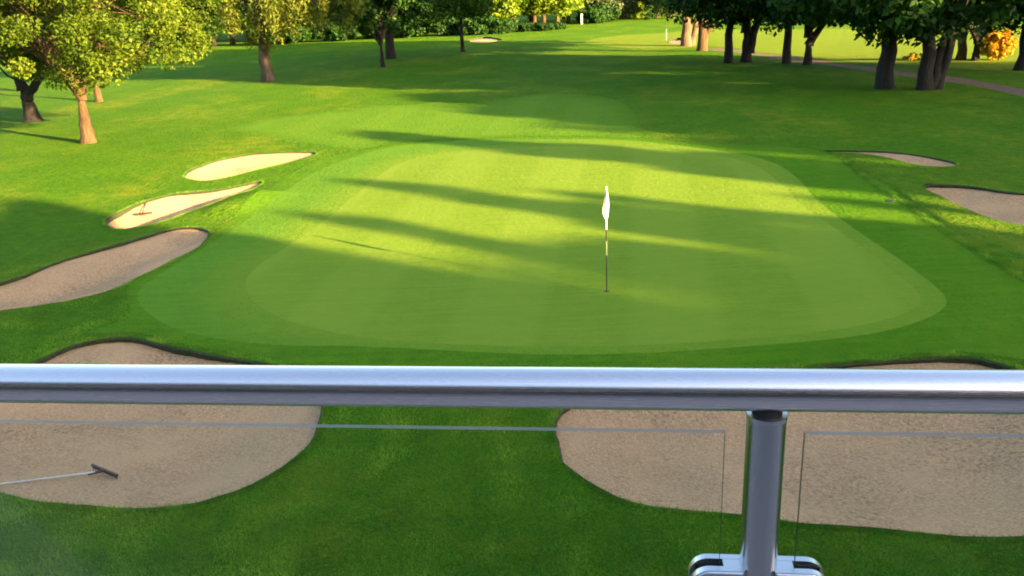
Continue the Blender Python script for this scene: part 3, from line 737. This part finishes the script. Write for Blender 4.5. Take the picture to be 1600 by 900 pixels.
bush('yellow_bush', sprd(985, 196), (4, 3, 2.6), 'leaf_bright', 64, 'pale yellow green bush at the far end of the fairway', n=40, per=90, leaf=.3)
bush('dark_round_bush', sprd(1014, 178), (1.1, 1.1, 2.2), 'leaf_dark', 65, 'small dark upright bush on the far pale fairway', n=24, per=90, leaf=.2)

# ------------------------------------------------------------------ simple solids
def cyl(bm, p0, p1, r0_, r1_=None, seg=24, cap=True):
    p0, p1 = Vector(p0), Vector(p1); t = p1-p0; r1_ = r0_ if r1_ is None else r1_
    m = Matrix.Translation((p0+p1)/2) @ t.to_track_quat('Z', 'Y').to_matrix().to_4x4()
    return bmesh.ops.create_cone(bm, cap_ends=cap, segments=seg, radius1=r0_, radius2=r1_, depth=t.length, matrix=m)
def box(bm, c, s, rot=None):
    m = Matrix.Translation(c) @ (rot.to_4x4() if rot else Matrix()) @ Matrix.Diagonal((*s, 1))
    return bmesh.ops.create_cube(bm, size=1, matrix=m)
def prism(bm, outl, y0, y1):
    """outline in x,z extruded from y0 to y1"""
    a_ = [bm.verts.new((x, y0, z)) for x, z in outl]; b_ = [bm.verts.new((x, y1, z)) for x, z in outl]; n = len(outl)
    bm.faces.new(a_); bm.faces.new(b_[::-1])
    for i in range(n): bm.faces.new((a_[i], b_[i], b_[(i+1) % n], a_[(i+1) % n]))
    bmesh.ops.recalc_face_normals(bm, faces=bm.faces)

# ------------------------------------------------------------------ flagstick
fx, fy = gp(948, 453); fz = float(height(fx, fy))
fl = empty('flagstick', (fx, fy, fz)); tag(fl, 'golf flagstick with a limp white flag standing in the hole', 'flag')
for z0, z1, m in [(0, .81, 'black_paint'), (.81, 1.12, 'yellow_paint'), (1.12, 1.37, 'black_paint'), (1.37, 2.26, 'white_paint')]:
    bm = bmesh.new(); cyl(bm, (0, 0, z0), (0, 0, z1), .014, seg=12); bm_obj('pole_band', bm, [M[m]], fl, True)
bm = bmesh.new(); bmesh.ops.create_uvsphere(bm, u_segments=12, v_segments=8, radius=.022, matrix=Matrix.Translation((0, 0, 2.265))); bm_obj('cap', bm, [M['white_paint']], fl, True)
def flag_mesh():
    nu, nv = 26, 34; V = []; F_ = []
    for j in range(nv):
        v = j/(nv-1); z = 2.24-.66*v
        wdt = (.026+.070*math.sin(min(1, v/.66)*math.pi/2)**1.3)*(1 if v < .66 else 1-.75*((v-.66)/.34)**1.2)
        for i in range(nu):
            u = i/(nu-1)
            x = .055-u*(wdt+.055) if False else (.04*math.sin(v*3.0)*(1-u))-u*wdt*1.0+.015
            y = .045*math.sin(u*9.5+v*2.2)*(.35+u*.8)-.02
            V.append((x, y, z-.10*u*(v > -.1)*u*(1-v)-.02*u))
    for j in range(nv-1):
        for i in range(nu-1):
            a_ = j*nu+i; F_.append((a_, a_+1, a_+nu+1, a_+nu))
    return np_mesh('flag_cloth', V, F_, True)
fc = link('flag_cloth', flag_mesh(), fl, [M['white']]); fc.location = (0, -.004, 0)
md = fc.modifiers.new('thick', 'SOLIDIFY'); md.thickness = .004
bm = bmesh.new(); bmesh.ops.create_circle(bm, cap_ends=True, segments=24, radius=.054, matrix=Matrix.Translation((0, 0, .006))); bm_obj('hole_cup', bm, [M['hole']], fl)
bm = bmesh.new(); cyl(bm, (0, 0, .008), (0, 0, .03), .026, .02, 16); bm_obj('ferrule', bm, [M['black_paint']], fl)

# ------------------------------------------------------------------ rakes, sprinkler cover, white post
def rake(head, tail, zt, label, lift=.03, skew=0.0, hm='rake_handle'):
    hx, hy, hz = head; dx, dy = tail[0]-hx, tail[1]-hy; L = math.hypot(dx, dy); an = math.atan2(dy, dx)
    root = empty('bunker_rake', (hx, hy, hz), an); tag(root, label, 'rake')
    e_ = zt-hz
    bm = bmesh.new(); cyl(bm, (.03, 0, .07), (L, 0, e_+lift), .015, .013, 10); bm_obj('handle', bm, [M[hm]], root, True)
    bm = bmesh.new(); cyl(bm, (-.03, 0, .075), (.22, 0, .085), .021, .019, 10); bm_obj('socket', bm, [M['rake_head']], root, True)
    bm = bmesh.new(); box(bm, (0, 0, .08), (.035, .62, .03)); box(bm, (.0, 0, .055), (.012, .60, .045))
    bmesh.ops.bevel(bm, geom=list(bm.edges), offset=.004, segments=1, affect='EDGES')
    for i in range(13):
        y = -.288+i*.048; cyl(bm, (0, y, .04), (.012, y, -.02), .007, .003, 6)
    hd = bm_obj('head', bm, [M['rake_head']], root); hd.rotation_euler = (0, 0, skew)
    return root
def on_sand(nm, px, py):
    z = -.3
    for _ in range(8): p = gp(px, py, z); z = sz(nm, *p)
    return p
h4 = on_sand('B4', 165, 742); t4 = gp(-35, 781, -.15)
rake((h4[0], h4[1], sz('B4', *h4)), t4, float(height(*t4))+.02, 'rake with a pale handle lying in the near left bunker below the rail', skew=R(28))
h2 = on_sand('B2', 222, 332); t2 = gp(240, 312, -.3)
v2 = np.array(t2)-np.array(h2); v2 = v2/np.linalg.norm(v2)*1.65; t2 = np.array(h2)+v2
rake((h2[0], h2[1], sz('B2', *h2)), tuple(t2), sz('B2', *h2)+.05, 'small dark rake lying in the middle left bunker', .25, 0, 'rake_head')
sx_, sy_ = gp(1391, 315); bm = bmesh.new(); cyl(bm, (0, 0, -.05), (0, 0, .012), .13, .12, 20); o = bm_obj('sprinkler_cover', bm, [M['black_paint']]); o.location = (sx_, sy_, float(height(sx_, sy_))); tag(o, 'small dark round sprinkler cover in the apron near the right hand ridge', 'sprinkler')
px_, py_, _z = G(909, 38.5); pst = empty('marker_post', (px_, py_, _z)); tag(pst, 'short white marker post in front of the dark far bushes', 'post')
bm = bmesh.new(); box(bm, (0, 0, .9), (.3, .2, 1.8)); bmesh.ops.bevel(bm, geom=list(bm.edges), offset=.03, segments=2, affect='EDGES'); bm_obj('post_body', bm, [M['white_paint']], pst)
bm = bmesh.new(); box(bm, (0, 0, 1.83), (.36, .26, .06)); bm_obj('post_cap', bm, [M['white_paint']], pst)
px_, py_, _z = G(1041, 60); bm = bmesh.new(); cyl(bm, (0, 0, 0), (0, 0, 1.3), .035, .035, 8); o = bm_obj('marker_stake', bm, [M['rake_handle']]); o.location = (px_, py_, _z); tag(o, 'thin pale stake at the edge of the tiny far right bunker', 'stake')

# ------------------------------------------------------------------ balcony railing (rail frame: x along the rail, origin below camera level)
RD = Vector((1.241, -.15)).normalized(); ran = math.atan2(RD.y, RD.x)
DECK = EYE-1.55
rl = empty('balcony_railing', (-.005, .944, DECK), ran); tag(rl, 'brushed steel balcony handrail with clear glass panels and a round post', 'railing')
Z = lambda z: z+EYE-DECK     # heights measured from the eye
bm = bmesh.new(); cyl(bm, (-2.9, 0, Z(-.45)), (2.9, 0, Z(-.45)), .0252, seg=64); bm_obj('handrail', bm, [M['steel_rail']], rl, True)
def glass_panel(x0, x1):
    bm = bmesh.new(); top = Z(-.5055); bot = Z(-1.45)
    box(bm, ((x0+x1)/2, 0, (top+bot)/2), (x1-x0, .008, top-bot)); bm.normal_update()
    for f in bm.faces:
        f.material_index = 1 if f.normal.z > .9 else (2 if abs(f.normal.x) > .9 else 0)
    return bm_obj('glass_panel', bm, [M['glass'], M['glass_edge'], M['glass_side']], rl)
PX = [-.957, .301, 1.559]
glass_panel(PX[0]+.046, .2535); glass_panel(.3455, PX[2]-.046); glass_panel(-2.2, PX[0]-.046); glass_panel(PX[2]+.046, 2.8)
def clamp_outline(sg):
    # D-shaped: square at the post, rounded outer corners
    x0, x1, zt_, zb, rr = .018, .084, .0, -.055, .024
    pts_ = [(x0, zb), (x1-rr, zb)]
    for k in range(1, 9): an = -math.pi/2+k*math.pi/16; pts_.append((x1-rr+rr*math.cos(an), zb+rr+rr*math.sin(an)))
    for k in range(0, 9): an = k*math.pi/16; pts_.append((x1-rr+rr*math.cos(an), zt_-rr+rr*math.sin(an)))
    pts_.append((x0, zt_))
    return [(sg*x, z) for x, z in pts_]
for x in PX:
    bm = bmesh.new(); cyl(bm, (x, 0, 0), (x, 0, Z(-.4815)), .0228, seg=48); po = bm_obj('post', bm, [M['steel_post']], rl, True)
    bm = bmesh.new(); cyl(bm, (x, 0, Z(-.4800)), (x, 0, Z(-.470)), .0175, seg=32); bm_obj('saddle', bm, [M['rubber']], po)
    bm = bmesh.new(); cyl(bm, (x, 0, Z(-.4855)), (x, 0, Z(-.4800)), .0234, seg=48); bm_obj('post_cap', bm, [M['steel_clamp']], po, True)
    bm = bmesh.new(); cyl(bm, (x, 0, 0), (x, 0, .012), .055, .05, 40); bm_obj('base_flange', bm, [M['steel_clamp']], po)
    for zt_ in (Z(-.691), Z(-1.30)):
        for sg in (-1, 1):
            bm = bmesh.new()
            for y0, y1 in ((-.020, -.0075), (.0075, .020)):
                b2 = bmesh.new(); prism(b2, clamp_outline(sg), y0, y1)
                bmesh.ops.bevel(b2, geom=[e for e in b2.edges if all(abs(v.co.y) > .019 for v in e.verts)], offset=.0028, segments=3, affect='EDGES')
                me = bpy.data.meshes.new('t'); b2.to_mesh(me); b2.free(); bm.from_mesh(me); bpy.data.meshes.remove(me)
            box(bm, (sg*.030, 0, -.0275), (.026, .0149, .0545))
            c = bm_obj('glass_clamp', bm, [M['steel_clamp']], rl, False); c.location = (x, 0, zt_)
            bm = bmesh.new(); box(bm, (sg*.062, -.0058, -.030), (.030, .0030, .046)); box(bm, (sg*.062, .0058, -.030), (.030, .0030, .046))
            k = bm_obj('gasket', bm, [M['rubber']], c)

# ------------------------------------------------------------------ clubhouse with the balcony deck (behind and below the camera)
ch = empty('clubhouse', (0, 0, 0), ran); tag(ch, 'dark timber clad clubhouse carrying the balcony the view is taken from', 'building')
bm = bmesh.new(); box(bm, (0, 1.07-2.1+.0, DECK-.09), (22, 4.3, .18)); bm_obj('balcony_deck', bm, [M['deck']], ch)
bm = bmesh.new(); box(bm, (1, -8.3, 4.1), (26, 10, 8.2)); bm_obj('wall', bm, [M['render']], ch)
bm = bmesh.new()
vs = [bm.verts.new(v) for v in [(-12.8, -14, 8.15), (14.8, -14, 8.15), (14.8, -2.9, 8.15), (-12.8, -2.9, 8.15), (-8, -8.4, 10.4), (10, -8.4, 10.4)]]
for f in [(0, 1, 2, 3), (3, 2, 5, 4), (1, 0, 4, 5), (0, 3, 4), (2, 1, 5)]: bm.faces.new([vs[i] for i in f])
bmesh.ops.recalc_face_normals(bm, faces=bm.faces); bm_obj('roof', bm, [M['roof']], ch)
for i in range(7):
    x = -9+i*3.1
    bm = bmesh.new(); box(bm, (x, -3.27, DECK+1.15), (2.3, .08, 2.2)); wf = bm_obj('window', bm, [M['frame']], ch)
    bm = bmesh.new(); box(bm, (x-.55, -3.22, DECK+1.15), (1.0, .04, 2.0)); box(bm, (x+.55, -3.22, DECK+1.15), (1.0, .04, 2.0)); bm_obj('pane', bm, [M['pane']], wf)
    bm = bmesh.new(); box(bm, (x, -3.27, 1.6), (1.6, .08, 1.5)); wf = bm_obj('window', bm, [M['frame']], ch)
    bm = bmesh.new(); box(bm, (x, -3.22, 1.6), (1.45, .04, 1.35)); bm_obj('pane', bm, [M['pane']], wf)
for x in (-9.5, -3.5, 3.5, 9.5):
    bm = bmesh.new(); box(bm, (x, .85, (DECK-.18)/2), (.25, .25, DECK-.18)); bm_obj('column', bm, [M['render']], ch)
